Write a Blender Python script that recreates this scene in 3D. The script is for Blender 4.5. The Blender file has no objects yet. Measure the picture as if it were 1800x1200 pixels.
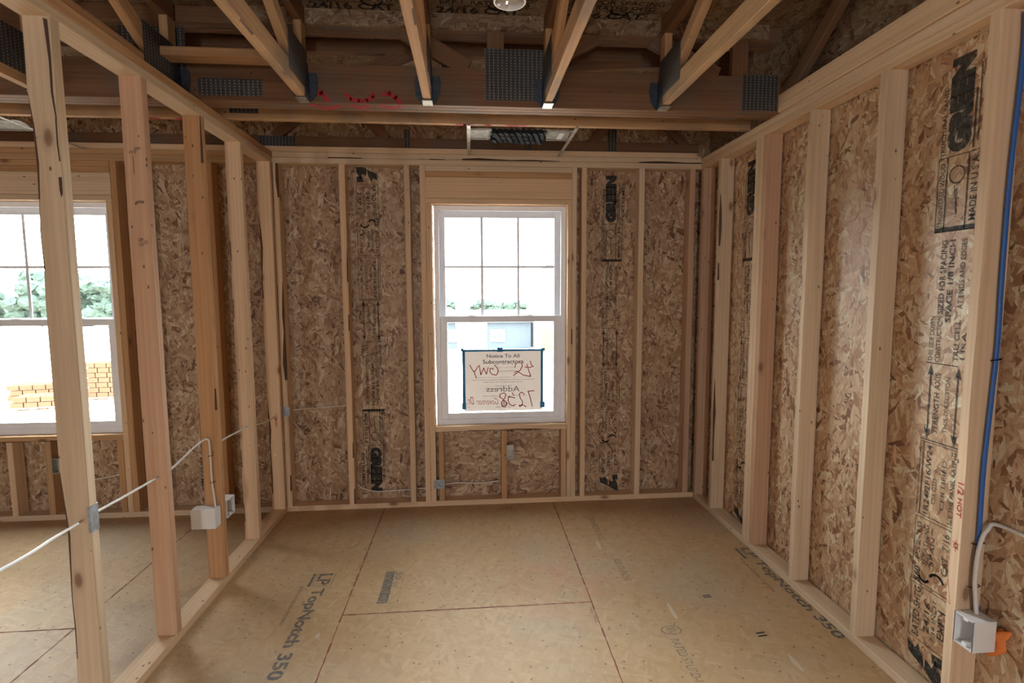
import bpy, bmesh, math, random
from mathutils import Vector, Matrix
random.seed(7)
SC = bpy.context.scene
COL = SC.collection
W = 2.941                     # room width
HP = 2.391                    # underside of the top plates
# ------------------------------------------------------------------ camera
cd = bpy.data.cameras.new('camera'); cam = bpy.data.objects.new('camera', cd); COL.objects.link(cam)
r_, u_, f_ = (0.99675, -0.08044, -0.00435), (0.01164, 0.09041, 0.99584), (0.07971, 0.99265, -0.09105)
M = Matrix.Identity(4)
for i in range(3):
    M[i][0] = r_[i]; M[i][1] = u_[i]; M[i][2] = -f_[i]
M[0][3], M[1][3], M[2][3] = 1.29586, -3.68213, 1.52245
cam.matrix_world = M
cd.sensor_width = 36; cd.lens = 921.365*36/1800; cd.clip_start = .02; cd.clip_end = 500
SC.camera = cam
# ------------------------------------------------------------------ world and light
wd = bpy.data.worlds.new('overcast_sky'); SC.world = wd; wd.use_nodes = True
bg = wd.node_tree.nodes['Background']
bg.inputs[0].default_value = (.92, .96, 1.0, 1)
_t = wd.node_tree; _tc = _t.nodes.new('ShaderNodeTexCoord'); _sp = _t.nodes.new('ShaderNodeSeparateXYZ'); _mr = _t.nodes.new('ShaderNodeMapRange')
_t.links.new(_tc.outputs['Generated'], _sp.inputs[0]); _t.links.new(_sp.outputs[2], _mr.inputs[0])
_mr.interpolation_type = 'SMOOTHSTEP'      # overcast sky, dull at the horizon and bright overhead
for _i, _v in ((1, .06), (2, .36), (3, 38.0), (4, 66.0)): _mr.inputs[_i].default_value = _v
_t.links.new(_mr.outputs[0], bg.inputs[1])
SC.view_settings.view_transform = 'Standard'; SC.view_settings.look = 'None'
SC.view_settings.gamma = 1; SC.view_settings.use_curve_mapping = False
SC.view_settings.exposure = 0.1
SC.cycles.max_bounces = 10; SC.cycles.diffuse_bounces = 7; SC.cycles.transparent_max_bounces = 12
SC.cycles.sample_clamp_indirect = 6

def portal(name, loc, size, rot):
    l = bpy.data.lights.new(name, 'AREA'); l.shape = 'RECTANGLE'; l.size, l.size_y = size
    l.cycles.is_portal = True
    o = bpy.data.objects.new(name, l); COL.objects.link(o); o.location = loc; o.rotation_euler = rot
    return o
WIN = [(1.052, 0.585), (-1.985, 0.585)]         # lower left outer corners of the two windows
WW, WH = .930, 1.546
REAR_FILL = [(-2.6, -2.42), (1.0, 1.3)]          # unseen openings added behind the camera, widths set for the fill light
for i, (x, z) in enumerate(WIN):
    portal('window_portal', (x+WW/2, .16, z+WH/2), (WW, WH), (-math.pi/2, 0, 0))
for a, b in REAR_FILL:
    portal('rear_fill_portal', ((a+b)/2, -7.05, 1.35), (b-a, 1.6), (math.pi/2, 0, 0))

# ------------------------------------------------------------------ materials
class NT:
    def __init__(s, name):
        m = bpy.data.materials.new(name); m.use_nodes = True; s.m = m; s.t = m.node_tree
        s.b = s.t.nodes['Principled BSDF']; s.out = s.t.nodes['Material Output']
    def n(s, typ, **kw):
        nd = s.t.nodes.new(typ)
        for k, v in kw.items():
            if k in ('ins',):
                for kk, vv in v.items():
                    if isinstance(vv, bpy.types.NodeSocket): s.t.links.new(vv, nd.inputs[kk])
                    else: nd.inputs[kk].default_value = vv
            else: setattr(nd, k, v)
        return nd
    def math(s, op, a, b=0.0, c=None):
        ins = {0: a, 1: b}
        if c is not None: ins[2] = c
        return s.n('ShaderNodeMath', operation=op, ins=ins).outputs[0]
    def mix(s, fac, a, b, typ='MIX'):
        nd = s.n('ShaderNodeMix', data_type='RGBA', blend_type=typ)
        for i, v in ((0, fac), (6, a), (7, b)):
            if isinstance(v, bpy.types.NodeSocket): s.t.links.new(v, nd.inputs[i])
            else: nd.inputs[i].default_value = v if i == 0 else (*v, 1)[:4]
        return nd.outputs[2]
    def ramp(s, fac, stops, interp='LINEAR'):
        nd = s.n('ShaderNodeValToRGB'); s.t.links.new(fac, nd.inputs[0]); cr = nd.color_ramp; cr.interpolation = interp
        while len(cr.elements) < len(stops): cr.elements.new(.5)
        for e, (p, c) in zip(cr.elements, stops): e.position = p; e.color = (*c, 1)[:4]
        return nd.outputs[0]
    def link(s, a, b): s.t.links.new(a, b)
    def bump(s, h, strength=.3, dist=.002):
        nd = s.n('ShaderNodeBump', ins={'Height': h, 'Strength': strength, 'Distance': dist}); s.link(nd.outputs[0], s.b.inputs['Normal'])

def plain(name, col, rough=.6, metal=0, **kw):
    q = NT(name); q.b.inputs['Base Color'].default_value = (*col, 1); q.b.inputs['Roughness'].default_value = rough
    q.b.inputs['Metallic'].default_value = metal
    tc = q.n('ShaderNodeTexCoord'); nz = q.n('ShaderNodeTexNoise', ins={'Vector': tc.outputs['Object'], 'Scale': 14., 'Detail': 4.})
    c = q.mix(.35, col, q.mix(nz.outputs[0], tuple(x*.75 for x in col), tuple(min(1, x*1.2) for x in col)))
    q.link(c, q.b.inputs['Base Color'])
    return q.m

def lumber(name, light, dark, knot=(.16, .07, .03), pink=.5, stain=0.):
    q = NT(name); t = q
    tc = q.n('ShaderNodeTexCoord'); oi = q.n('ShaderNodeObjectInfo')
    off = q.n('ShaderNodeVectorMath', operation='SCALE'); q.link(oi.outputs['Location'], off.inputs[0]); off.inputs[3].default_value = 7.31
    rnd = q.math('MULTIPLY', oi.outputs['Random'], 37.)
    cx = q.n('ShaderNodeCombineXYZ', ins={0: rnd, 1: rnd, 2: rnd})
    add = q.n('ShaderNodeVectorMath', operation='ADD'); q.link(tc.outputs['Object'], add.inputs[0]); q.link(cx.outputs[0], add.inputs[1])
    P = add.outputs[0]
    mp = q.n('ShaderNodeMapping', ins={'Vector': P, 'Scale': (26, 26, .9)})
    n1 = q.n('ShaderNodeTexNoise', ins={'Vector': mp.outputs[0], 'Scale': 1., 'Detail': 5., 'Roughness': .6, 'Distortion': .4})
    mp2 = q.n('ShaderNodeMapping', ins={'Vector': P, 'Scale': (150, 150, 2.2)})
    n2 = q.n('ShaderNodeTexNoise', ins={'Vector': mp2.outputs[0], 'Scale': 1., 'Detail': 3.})
    mp3 = q.n('ShaderNodeMapping', ins={'Vector': P, 'Scale': (2.2, 2.2, 1.1)})
    n3 = q.n('ShaderNodeTexNoise', ins={'Vector': mp3.outputs[0], 'Scale': 1., 'Detail': 2.})
    wv = q.n('ShaderNodeTexWave', wave_type='RINGS', rings_direction='Z', ins={'Vector': q.n('ShaderNodeMapping', ins={'Vector': P, 'Scale': (9, 9, .35)}).outputs[0], 'Scale': 2.2, 'Distortion': 5., 'Detail': 2., 'Detail Scale': .6})
    c = q.ramp(n1.outputs[0], [(.28, dark), (.52, light), (.8, tuple(min(1, x*1.08) for x in light))])
    c = q.mix(q.math('MULTIPLY', wv.outputs[0], .30), c, dark)
    c = q.mix(q.math('MULTIPLY', n2.outputs[0], .35), c, tuple(x*.62 for x in light))
    tint = q.ramp(oi.outputs['Random'], [(0, (1.0, .93, .84)), (.35, (1.02, .90, .80)), (.7, (1, 1, 1)), (1, (.86, .86, .84))])
    c = q.mix(.85, c, tint, 'MULTIPLY')
    c = q.mix(q.math('MULTIPLY', n3.outputs[0], .5*pink), c, (light[0]*.90, light[1]*.74, light[2]*.70))
    # knots
    mpk = q.n('ShaderNodeMapping', ins={'Vector': P, 'Scale': (9, 9, 4.2)})
    vk = q.n('ShaderNodeTexVoronoi', ins={'Vector': mpk.outputs[0], 'Scale': 1.})
    sel = q.math('GREATER_THAN', q.n('ShaderNodeSeparateColor', ins={0: vk.outputs['Color']}).outputs[0], .70)
    kd = q.ramp(vk.outputs['Distance'], [(0., (1, 1, 1)), (.09, (.85,)*3), (.14, (.25,)*3), (.24, (0,)*3)])
    c = q.mix(q.math('MULTIPLY', q.math('MULTIPLY', kd, sel), .85), c, knot)
    mpn = q.n('ShaderNodeMapping', ins={'Vector': P, 'Scale': (22, 22, 12)})
    vn = q.n('ShaderNodeTexVoronoi', ins={'Vector': mpn.outputs[0], 'Scale': 1.})
    seln = q.math('GREATER_THAN', q.n('ShaderNodeSeparateColor', ins={0: vn.outputs['Color']}).outputs[1], .72)
    nd_ = q.ramp(vn.outputs['Distance'], [(0., (1, 1, 1)), (.07, (1,)*3), (.11, (0,)*3)])
    c = q.mix(q.math('MULTIPLY', q.math('MULTIPLY', nd_, seln), .8), c, (.06, .03, .02))
    if stain:
        ns = q.n('ShaderNodeTexNoise', ins={'Vector': P, 'Scale': 3.2, 'Detail': 4.})
        c = q.mix(q.math('MULTIPLY', q.ramp(ns.outputs[0], [(.5, (0,)*3), (.66, (1,)*3)]), stain), c, (.12, .11, .10))
    q.link(c, q.b.inputs['Base Color']); q.b.inputs['Roughness'].default_value = .72
    q.b.inputs['Specular IOR Level'].default_value = .25
    q.bump(n2.outputs[0], .25, .0015)
    return q.m
LB = lumber('spruce_lumber', (.72, .555, .385), (.54, .39, .245), pink=.3)
LO = lumber('fir_lumber', (.53, .335, .18), (.36, .20, .09), pink=.2)
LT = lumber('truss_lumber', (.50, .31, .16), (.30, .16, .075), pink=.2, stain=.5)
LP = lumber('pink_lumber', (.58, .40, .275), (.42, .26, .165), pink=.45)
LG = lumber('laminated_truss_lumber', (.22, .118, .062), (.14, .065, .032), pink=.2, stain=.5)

def osb(name, plane, vertical=True, tone=1.0, sub=False):
    q = NT(name); tc = q.n('ShaderNodeTexCoord'); sp = q.n('ShaderNodeSeparateXYZ', ins={0: tc.outputs['Object']})
    a, b = {'XZ': (0, 2), 'YZ': (1, 2), 'XY': (0, 1)}[plane]
    uv = q.n('ShaderNodeCombineXYZ', ins={0: sp.outputs[a], 1: sp.outputs[b], 2: 0.})
    wob = q.n('ShaderNodeTexNoise', noise_dimensions='2D', ins={'Vector': uv.outputs[0], 'Scale': 34., 'Detail': 2.})
    wo = q.n('ShaderNodeVectorMath', operation='MULTIPLY_ADD')
    q.link(wob.outputs['Color'], wo.inputs[0]); wo.inputs[1].default_value = (.013,)*3; q.link(uv.outputs[0], wo.inputs[2])
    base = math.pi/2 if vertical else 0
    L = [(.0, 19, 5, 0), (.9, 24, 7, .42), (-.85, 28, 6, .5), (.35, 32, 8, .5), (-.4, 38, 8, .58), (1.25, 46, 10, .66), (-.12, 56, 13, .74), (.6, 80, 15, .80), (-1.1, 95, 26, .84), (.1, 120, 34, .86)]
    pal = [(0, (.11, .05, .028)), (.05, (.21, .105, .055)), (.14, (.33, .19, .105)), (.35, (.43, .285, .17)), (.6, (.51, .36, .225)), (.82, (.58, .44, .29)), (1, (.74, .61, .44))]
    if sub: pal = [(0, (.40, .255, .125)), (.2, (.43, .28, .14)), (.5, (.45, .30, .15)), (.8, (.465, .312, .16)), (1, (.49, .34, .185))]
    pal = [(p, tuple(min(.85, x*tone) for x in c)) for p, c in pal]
    col = None; hgt = None
    for i, (ang, sw, sl, thr) in enumerate(L if not sub else L[:6]):
        k = 1.0 if not sub else 1.5
        mp = q.n('ShaderNodeMapping', vector_type='TEXTURE', ins={'Vector': wo.outputs[0], 'Location': (3.7*i, 1.9*i, 0), 'Rotation': (0, 0, base+ang), 'Scale': (1/(sl*k), 1/(sw*k), 1)})
        v = q.n('ShaderNodeTexVoronoi', voronoi_dimensions='2D', ins={'Vector': mp.outputs[0], 'Scale': 1., 'Randomness': .95})
        sc = q.n('ShaderNodeSeparateColor', ins={0: v.outputs['Color']})
        # fine fibres inside each strand
        c = q.ramp(sc.outputs[1], pal)
        if not sub:
            fm = q.n('ShaderNodeMapping', ins={'Vector': mp.outputs[0], 'Location': (i*2.3, i, 0), 'Scale': (1.2, 9, 1)})
            fn = q.n('ShaderNodeTexNoise', noise_dimensions='2D', ins={'Vector': fm.outputs[0], 'Scale': 1., 'Detail': 3., 'Roughness': .7})
            c = q.mix(.75, c, q.ramp(fn.outputs[0], [(.28, (.55, .48, .42)), (.5, (.98, .97, .95)), (.75, (1.22, 1.2, 1.18))]), 'MULTIPLY')
        if col is None: col = c; hgt = sc.outputs[2]
        else:
            m = q.math('GREATER_THAN', sc.outputs[0], thr)
            edge = q.math('LESS_THAN', v.outputs['Distance'], .55)
            m = q.math('MULTIPLY', m, edge)
            col = q.mix(m, col, c)
            hm = q.n('ShaderNodeMix', data_type='FLOAT', ins={0: m, 2: hgt, 3: sc.outputs[2]}); hgt = hm.outputs[0]
    f1 = q.n('ShaderNodeTexNoise', noise_dimensions='2D', ins={'Vector': q.n('ShaderNodeMapping', ins={'Vector': wo.outputs[0], 'Rotation': (0, 0, .2), 'Scale': (260, 26, 1) if vertical else (26, 260, 1)}).outputs[0], 'Scale': 1., 'Detail': 3.})
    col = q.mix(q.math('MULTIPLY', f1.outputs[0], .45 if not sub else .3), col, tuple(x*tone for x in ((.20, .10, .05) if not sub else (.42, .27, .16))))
    big = q.n('ShaderNodeTexNoise', noise_dimensions='2D', ins={'Vector': uv.outputs[0], 'Scale': 1.3, 'Detail': 3.})
    if sub:
        gr = q.ramp(big.outputs[0], [(.45, (0,)*3), (.7, (1,)*3)])
        col = q.mix(q.math('MULTIPLY', gr, .35), col, (.36, .33, .28))
        sp2 = q.n('ShaderNodeTexVoronoi', voronoi_dimensions='2D', ins={'Vector': uv.outputs[0], 'Scale': 13.})
        sel = q.math('GREATER_THAN', q.n('ShaderNodeSeparateColor', ins={0: sp2.outputs['Color']}).outputs[0], .6)
        dt = q.ramp(sp2.outputs['Distance'], [(.05, (1,)*3), (.08, (0,)*3)])
        col = q.mix(q.math('MULTIPLY', q.math('MULTIPLY', dt, sel), .7), col, (.13, .08, .05))
        # reddish line-chalk smear
        rd = q.n('ShaderNodeVectorMath', operation='DISTANCE'); q.link(uv.outputs[0], rd.inputs[0]); rd.inputs[1].default_value = (1.75, -1.06, 0)
        rf = q.math('MULTIPLY', q.ramp(rd.outputs['Value'], [(.0, (1,)*3), (.42, (0,)*3)]), q.ramp(q.n('ShaderNodeTexNoise', noise_dimensions='2D', ins={'Vector': uv.outputs[0], 'Scale': 7., 'Detail': 4.}).outputs[0], [(.35, (0,)*3), (.7, (1,)*3)]))
        col = q.mix(q.math('MULTIPLY', rf, .6), col, (.50, .22, .12))
    else:
        col = q.mix(.3, col, q.ramp(big.outputs[0], [(.3, (.7,)*3), (.7, (1.1, 1.1, 1.1))]), 'MULTIPLY')
    q.link(col, q.b.inputs['Base Color']); q.b.inputs['Roughness'].default_value = .5 if not sub else .62
    q.b.inputs['Specular IOR Level'].default_value = .4 if not sub else .25
    q.bump(hgt, .35 if not sub else .1, .0025)
    return q.m
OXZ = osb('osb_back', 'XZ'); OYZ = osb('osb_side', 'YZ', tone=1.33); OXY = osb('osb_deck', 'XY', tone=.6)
OGY = osb('osb_gable_shaded', 'YZ', vertical=False, tone=.6); OH = osb('osb_horizontal', 'XZ', vertical=False); OGX = osb('osb_rim', 'XZ', vertical=False, tone=.62); OF = osb('osb_subfloor', 'XY', sub=True)  # OGY: gable tone lowered, shade above the plates put into the colour

def galv(name, col, slots=False, rough=.45, metal=.9):
    q = NT(name); tc = q.n('ShaderNodeTexCoord')
    nz = q.n('ShaderNodeTexVoronoi', ins={'Vector': tc.outputs['Object'], 'Scale': 60.})
    sc = q.n('ShaderNodeSeparateColor', ins={0: nz.outputs['Color']})
    c = q.mix(sc.outputs[0], tuple(x*.75 for x in col), tuple(x*1.2 for x in col))
    q.b.inputs['Metallic'].default_value = metal; q.b.inputs['Roughness'].default_value = rough
    if slots:
        sp = q.n('ShaderNodeSeparateXYZ', ins={0: tc.outputs['Object']})
        u = q.math('ADD', sp.outputs[0], sp.outputs[1])
        a = q.math('GREATER_THAN', q.math('FRACT', q.math('MULTIPLY', u, 46.)), .72)
        b = q.math('GREATER_THAN', q.math('FRACT', q.math('MULTIPLY', sp.outputs[2], 75.)), .5)
        m = q.math('MULTIPLY', a, b)
        c = q.mix(m, c, (.26, .235, .22)); q.bump(m, .8, .002)
    q.link(c, q.b.inputs['Base Color'])
    return q.m
GD = galv('truss_plate_metal', (.055, .052, .05), slots=True, rough=.55, metal=.3)
GH = galv('hanger_metal', (.05, .062, .08), rough=.5, metal=.4)
GB = galv('bright_galvanised', (.46, .44, .40), rough=.38, metal=.75)
GP_ = galv('dull_pan_metal', (.27, .25, .22), rough=.6, metal=.5)
GN = galv('nail_plate_metal', (.34, .35, .36), rough=.5, metal=.6)
VW = plain('white_vinyl', (.88, .90, .96), .4)
WP = plain('white_plastic', (.70, .68, .66), .45)
WC = plain('white_cable', (.68, .66, .62), .5)
BC = plain('blue_cable', (.03, .13, .42), .45)
BK = plain('black_plastic', (.012, .013, .016), .4)
OR = plain('orange_foam', (.80, .22, .05), .7)
HW = plain('white_house_wrap', (.75, .75, .74), .6)
RS = plain('red_chalk', (.22, .06, .035), .9)
BARK = plain('bark_edge', (.10, .05, .03), .9)
EDGE = plain('sheathing_edge', (.3, .2, .12), .8)

def ink(name, col, cover=.8, scale=60.):
    q = NT(name); tc = q.n('ShaderNodeTexCoord')
    nz = q.n('ShaderNodeTexNoise', ins={'Vector': tc.outputs['Object'], 'Scale': scale, 'Detail': 5., 'Roughness': .7})
    a = q.ramp(nz.outputs[0], [(.5-.28*cover-.06, (0,)*3), (.5-.28*cover+.16, (1,)*3)]) if cover < 1 else None
    q.b.inputs['Base Color'].default_value = (*col, 1); q.b.inputs['Roughness'].default_value = .7
    if a is not None:
        q.link(q.math('MULTIPLY', a, min(1, cover+.12)), q.b.inputs['Alpha'])
    return q.m
IK = ink('black_stamp_ink', (.014, .018, .02), .70, 85.)
IF_ = ink('grey_floor_ink', (.10, .11, .12), .55)
IFF = ink('faded_floor_ink', (.14, .15, .15), .45)
IR = ink('red_marker', (.42, .03, .02), 1.0)
IRS = ink('red_spray_paint', (.42, .02, .03), .75, 30.)
IOS = ink('orange_spray_paint', (.75, .16, .06), .35, 30.)
IN = ink('notice_print', (.09, .10, .13), 1.0)
ING = ink('notice_faint_print', (.33, .33, .35), 1.0)
INR = ink('notice_red_marker', (.55, .16, .15), 1.0)
def glass():
    q = NT('window_glass'); t = q.t
    tr = q.n('ShaderNodeBsdfTransparent', ins={0: (.96, .985, .98, 1)}); gl = q.n('ShaderNodeBsdfGlossy', ins={'Roughness': .02})
    fr = q.n('ShaderNodeFresnel', ins={'IOR': 1.45}); mx = q.n('ShaderNodeMixShader', ins={0: q.math('MULTIPLY', fr.outputs[0], .8), 1: tr.outputs[0], 2: gl.outputs[0]})
    q.link(mx.outputs[0], q.out.inputs[0]); return q.m
GL = glass()
def sheet(name, col, tcol, f):
    q = NT(name); d = q.n('ShaderNodeBsdfDiffuse', ins={0: (*col, 1)}); t = q.n('ShaderNodeBsdfTranslucent', ins={0: (*tcol, 1)})
    mx = q.n('ShaderNodeMixShader', ins={0: f, 1: d.outputs[0], 2: t.outputs[0]}); q.link(mx.outputs[0], q.out.inputs[0]); return q.m
PAP = sheet('notice_paper', (.75, .70, .66), (.84, .80, .76), .15)
TAPE = sheet('blue_tape', (.05, .22, .45), (.02, .25, .62), .04)

# ------------------------------------------------------------------ helpers
def tag(o, label=None, cat=None, group=None, kind=None):
    if label: o['label'] = label
    if cat: o['category'] = cat
    if group: o['group'] = group
    if kind: o['kind'] = kind
    return o
def link_mesh(name, me, mat, parent=None):
    o = bpy.data.objects.new(name, me); COL.objects.link(o)
    if mat: me.materials.append(mat)
    if parent: o.parent = parent
    return o
def empty(name, loc=(0, 0, 0)):
    o = bpy.data.objects.new(name, None); COL.objects.link(o); o.location = loc; o.empty_display_size = .05; return o
def shift(o, root):   # keep world placement when parenting to a root that is only translated
    o.parent = root; o.location = Vector(o.location) - Vector(root.location); return o

def board(name, p0, p1, w, d, mat, xdir=(1, 0, 0), wane=0, parent=None, waneside=0):
    """sawn board from p0 to p1 (centre line), w along xdir, d across; softened arrises, slight waviness"""
    p0, p1 = Vector(p0), Vector(p1); z = (p1-p0); L = z.length; z.normalize()
    x = Vector(xdir); x = (x - z*x.dot(z)).normalized(); y = z.cross(x)
    c = .0022; n = max(2, int(L/.11)) if L > .25 else 2
    bm = bmesh.new(); rings = []
    rd = random.Random(hash((round(p0.x, 3), round(p0.y, 3), round(p0.z, 3), round(L, 3))) & 0xffff)
    ph = rd.random()*6
    for i in range(n+1):
        t = -L/2 + L*i/n; bow = .0012*math.sin(i*.9+ph)
        cs = [(-w/2+c, -d/2), (w/2-c, -d/2), (w/2, -d/2+c), (w/2, d/2-c), (w/2-c, d/2), (-w/2+c, d/2), (-w/2, d/2-c), (-w/2, -d/2+c)]
        if wane:
            a = wane*max(0, .35+.8*math.sin(i*.55+ph)+.5*math.sin(i*1.7+2*ph)+rd.uniform(-.2, .2))
            k = [(7, 0), (1, 2), (3, 4), (5, 6)][waneside]
            sx = -1 if waneside in (0, 3) else 1; sy = -1 if waneside in (0, 1) else 1
            X0 = [(-w/2+c+a, -d/2), (w/2-c-a, -d/2), (w/2-c-a, d/2), (-w/2+c+a, d/2)][waneside]
            Y0 = [(-w/2, -d/2+c+a*.8), (w/2, -d/2+c+a*.8), (w/2, d/2-c-a*.8), (-w/2, d/2-c-a*.8)][waneside]
            if waneside == 0: cs[0] = X0; cs[7] = Y0
            elif waneside == 1: cs[1] = X0; cs[2] = Y0
            elif waneside == 2: cs[4] = X0; cs[3] = Y0
            else: cs[5] = X0; cs[6] = Y0
        rings.append([bm.verts.new((px+bow*.5, py, t)) for px, py in cs])
    for a, b in zip(rings, rings[1:]):
        for j in range(8):
            fc = bm.faces.new((a[j], a[(j+1) % 8], b[(j+1) % 8], b[j]))
            if wane and j == (7, 1, 3, 5)[waneside] and (a[j].co-a[(j+1) % 8].co).length > .0085: fc.material_index = 1
    bm.faces.new(list(reversed(rings[0]))); bm.faces.new(rings[-1])
    me = bpy.data.meshes.new(name); bm.to_mesh(me); bm.free()
    o = link_mesh(name, me, mat)
    if wane: me.materials.append(BARK)
    m = Matrix.Identity(4)
    for i in range(3): m[i][0] = x[i]; m[i][1] = y[i]; m[i][2] = z[i]
    m.translation = (p0+p1)/2
    o.matrix_basis = m
    if parent:
        o.parent = parent; o.matrix_parent_inverse = Matrix.Translation(-Vector(parent.location))
    return o
def attach(o, parent):
    o.parent = parent; o.matrix_parent_inverse = parent.matrix_basis.inverted() if parent.type != 'EMPTY' else Matrix.Translation(-Vector(parent.location)); return o

def boxes(name, lst, mat, parent=None, bev=0.0):
    bm = bmesh.new()
    for (x0, x1, y0, y1, z0, z1) in lst:
        v = [bm.verts.new(p) for p in ((x0, y0, z0), (x1, y0, z0), (x1, y1, z0), (x0, y1, z0), (x0, y0, z1), (x1, y0, z1), (x1, y1, z1), (x0, y1, z1))]
        for f in ((3, 2, 1, 0), (4, 5, 6, 7), (0, 1, 5, 4), (1, 2, 6, 5), (2, 3, 7, 6), (3, 0, 4, 7)): bm.faces.new([v[i] for i in f])
    if bev: bmesh.ops.bevel(bm, geom=list(bm.edges), offset=bev, segments=2, affect='EDGES', profile=.6)
    me = bpy.data.meshes.new(name); bm.to_mesh(me); bm.free()
    o = link_mesh(name, me, mat)
    if parent: attach(o, parent)
    return o
def tube(name, pts, r, mat, parent=None, flat=1.0, flatdir=None, sides=8):
    # smooth the path with Catmull-Rom
    P = [Vector(p) for p in pts]; Q = []
    for i in range(len(P)-1):
        a, b, c, d = P[max(i-1, 0)], P[i], P[i+1], P[min(i+2, len(P)-1)]
        for k in range(8):
            t = k/8; Q.append(.5*((2*b)+(c-a)*t+(2*a-5*b+4*c-d)*t*t+(3*b-a-3*c+d)*t**3))
    Q.append(P[-1]); bm = bmesh.new(); rings = []; up = Vector(flatdir) if flatdir else Vector((0, .1, 1)).normalized()
    for i, q in enumerate(Q):
        t = (Q[min(i+1, len(Q)-1)]-Q[max(i-1, 0)]).normalized()
        s = t.cross(up)
        if s.length < .01: s = t.cross(Vector((1, 0, 0)))
        s.normalize(); n = s.cross(t).normalized()
        rings.append([bm.verts.new(q+s*math.cos(2*math.pi*k/sides)*r+n*math.sin(2*math.pi*k/sides)*r*flat) for k in range(sides)])
    for a, b in zip(rings, rings[1:]):
        for k in range(sides): bm.faces.new((a[k], a[(k+1) % sides], b[(k+1) % sides], b[k]))
    bm.faces.new(list(reversed(rings[0]))); bm.faces.new(rings[-1])
    bmesh.ops.recalc_face_normals(bm, faces=bm.faces)
    for f in bm.faces: f.smooth = True
    me = bpy.data.meshes.new(name); bm.to_mesh(me); bm.free()
    o = link_mesh(name, me, mat)
    if parent: attach(o, parent)
    return o

class Flat:
    """ink marks on a plane O + u*U + v*V (world units)"""
    def __init__(s, O, U, V):
        s.O, s.U, s.V = Vector(O), Vector(U).normalized(), Vector(V).normalized(); s.v = []; s.f = []
    def P(s, u, v): s.v.append(tuple(s.O+s.U*u+s.V*v)); return len(s.v)-1
    def rect(s, u0, v0, u1, v1): s.f.append([s.P(u0, v0), s.P(u1, v0), s.P(u1, v1), s.P(u0, v1)])
    def frame(s, u0, v0, u1, v1, t):
        s.rect(u0, v0, u1, v0+t); s.rect(u0, v1-t, u1, v1); s.rect(u0, v0+t, u0+t, v1-t); s.rect(u1-t, v0+t, u1, v1-t)
    def line(s, pts, t):
        for (a, b), (c, d) in zip(pts, pts[1:]):
            L = math.hypot(c-a, d-b) or 1e-6; nx, ny = -(d-b)/L*t/2, (c-a)/L*t/2; ex, ey = (c-a)/L*t*.3, (d-b)/L*t*.3
            s.f.append([s.P(a-nx-ex, b-ny-ey), s.P(c-nx+ex, d-ny+ey), s.P(c+nx+ex, d+ny+ey), s.P(a+nx-ex, b+ny-ey)])
    def poly(s, pts): s.f.append([s.P(*p) for p in pts])
    def arc(s, cu, cv, r, a0, a1, t, n=14, ry=None):
        ry = ry or r
        s.line([(cu+r*math.cos(a0+(a1-a0)*i/n), cv+ry*math.sin(a0+(a1-a0)*i/n)) for i in range(n+1)], t)
    def text(s, txt, u0, v0, u1, v1, bold=0.0, mirror=False, shear=0.0):
        cu = bpy.data.curves.new('t', 'FONT'); cu.body = txt; cu.size = 1; cu.resolution_u = 3; cu.offset = bold; cu.shear = shear
        ob = bpy.data.objects.new('t', cu); COL.objects.link(ob)
        dg = bpy.context.evaluated_depsgraph_get(); me = bpy.data.meshes.new_from_object(ob.evaluated_get(dg))
        xs = [v.co.x for v in me.vertices]; ys = [v.co.y for v in me.vertices]
        if xs:
            x0, x1, y0, y1 = min(xs), max(xs), min(ys), max(ys); b = len(s.v)
            for v in me.vertices:
                a = (v.co.x-x0)/(x1-x0); c = (v.co.y-y0)/(y1-y0)
                if mirror: a = 1-a
                s.P(u0+(u1-u0)*a, v0+(v1-v0)*c)
            for p in me.polygons: s.f.append([b+i for i in p.vertices])
        bpy.data.objects.remove(ob); bpy.data.curves.remove(cu); bpy.data.meshes.remove(me)
    def build(s, name, mat, parent=None):
        me = bpy.data.meshes.new(name); me.from_pydata(s.v, [], s.f); me.update()
        o = link_mesh(name, me, mat)
        if parent: attach(o, parent)
        return o
def plate(name, lst, parent=None, mat=None): return boxes(name, lst, mat or GD, parent)

# ------------------------------------------------------------------ setting
ZD = 2.90                                   # underside of the deck above
SY = .096                                   # inner face of the back sheathing
floor = boxes('floor', [(-4.6, W+.12, -7.1, .12, -.03, 0)], OF); tag(floor, kind='structure')
def seam(pts):
    F = Flat((0, 0, .0006), (1, 0, 0), (0, 1, 0)); rd = random.Random(3)
    for (a, b), (c, d) in zip(pts, pts[1:]):
        n = int(math.hypot(c-a, d-b)/.03); q = []
        for i in range(n+1):
            t = i/n; q.append((a+(c-a)*t+rd.uniform(-.0012, .0012), b+(d-b)*t+rd.uniform(-.0012, .0012)))
        for p0, p1 in zip(q, q[1:]): F.line([p0, p1], rd.uniform(.003, .0085))
    return F.build('floor_seam', RS, floor)
for pts in ([(.675, -.01), (.672, -3.)], [(1.888, -.01), (1.87, -3.)], [(.675, -1.255), (1.885, -1.252)], [(-.53, -.01), (-.53, -3.)], [(-.53, -1.25), (-3, -1.26)]): seam(pts)
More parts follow.
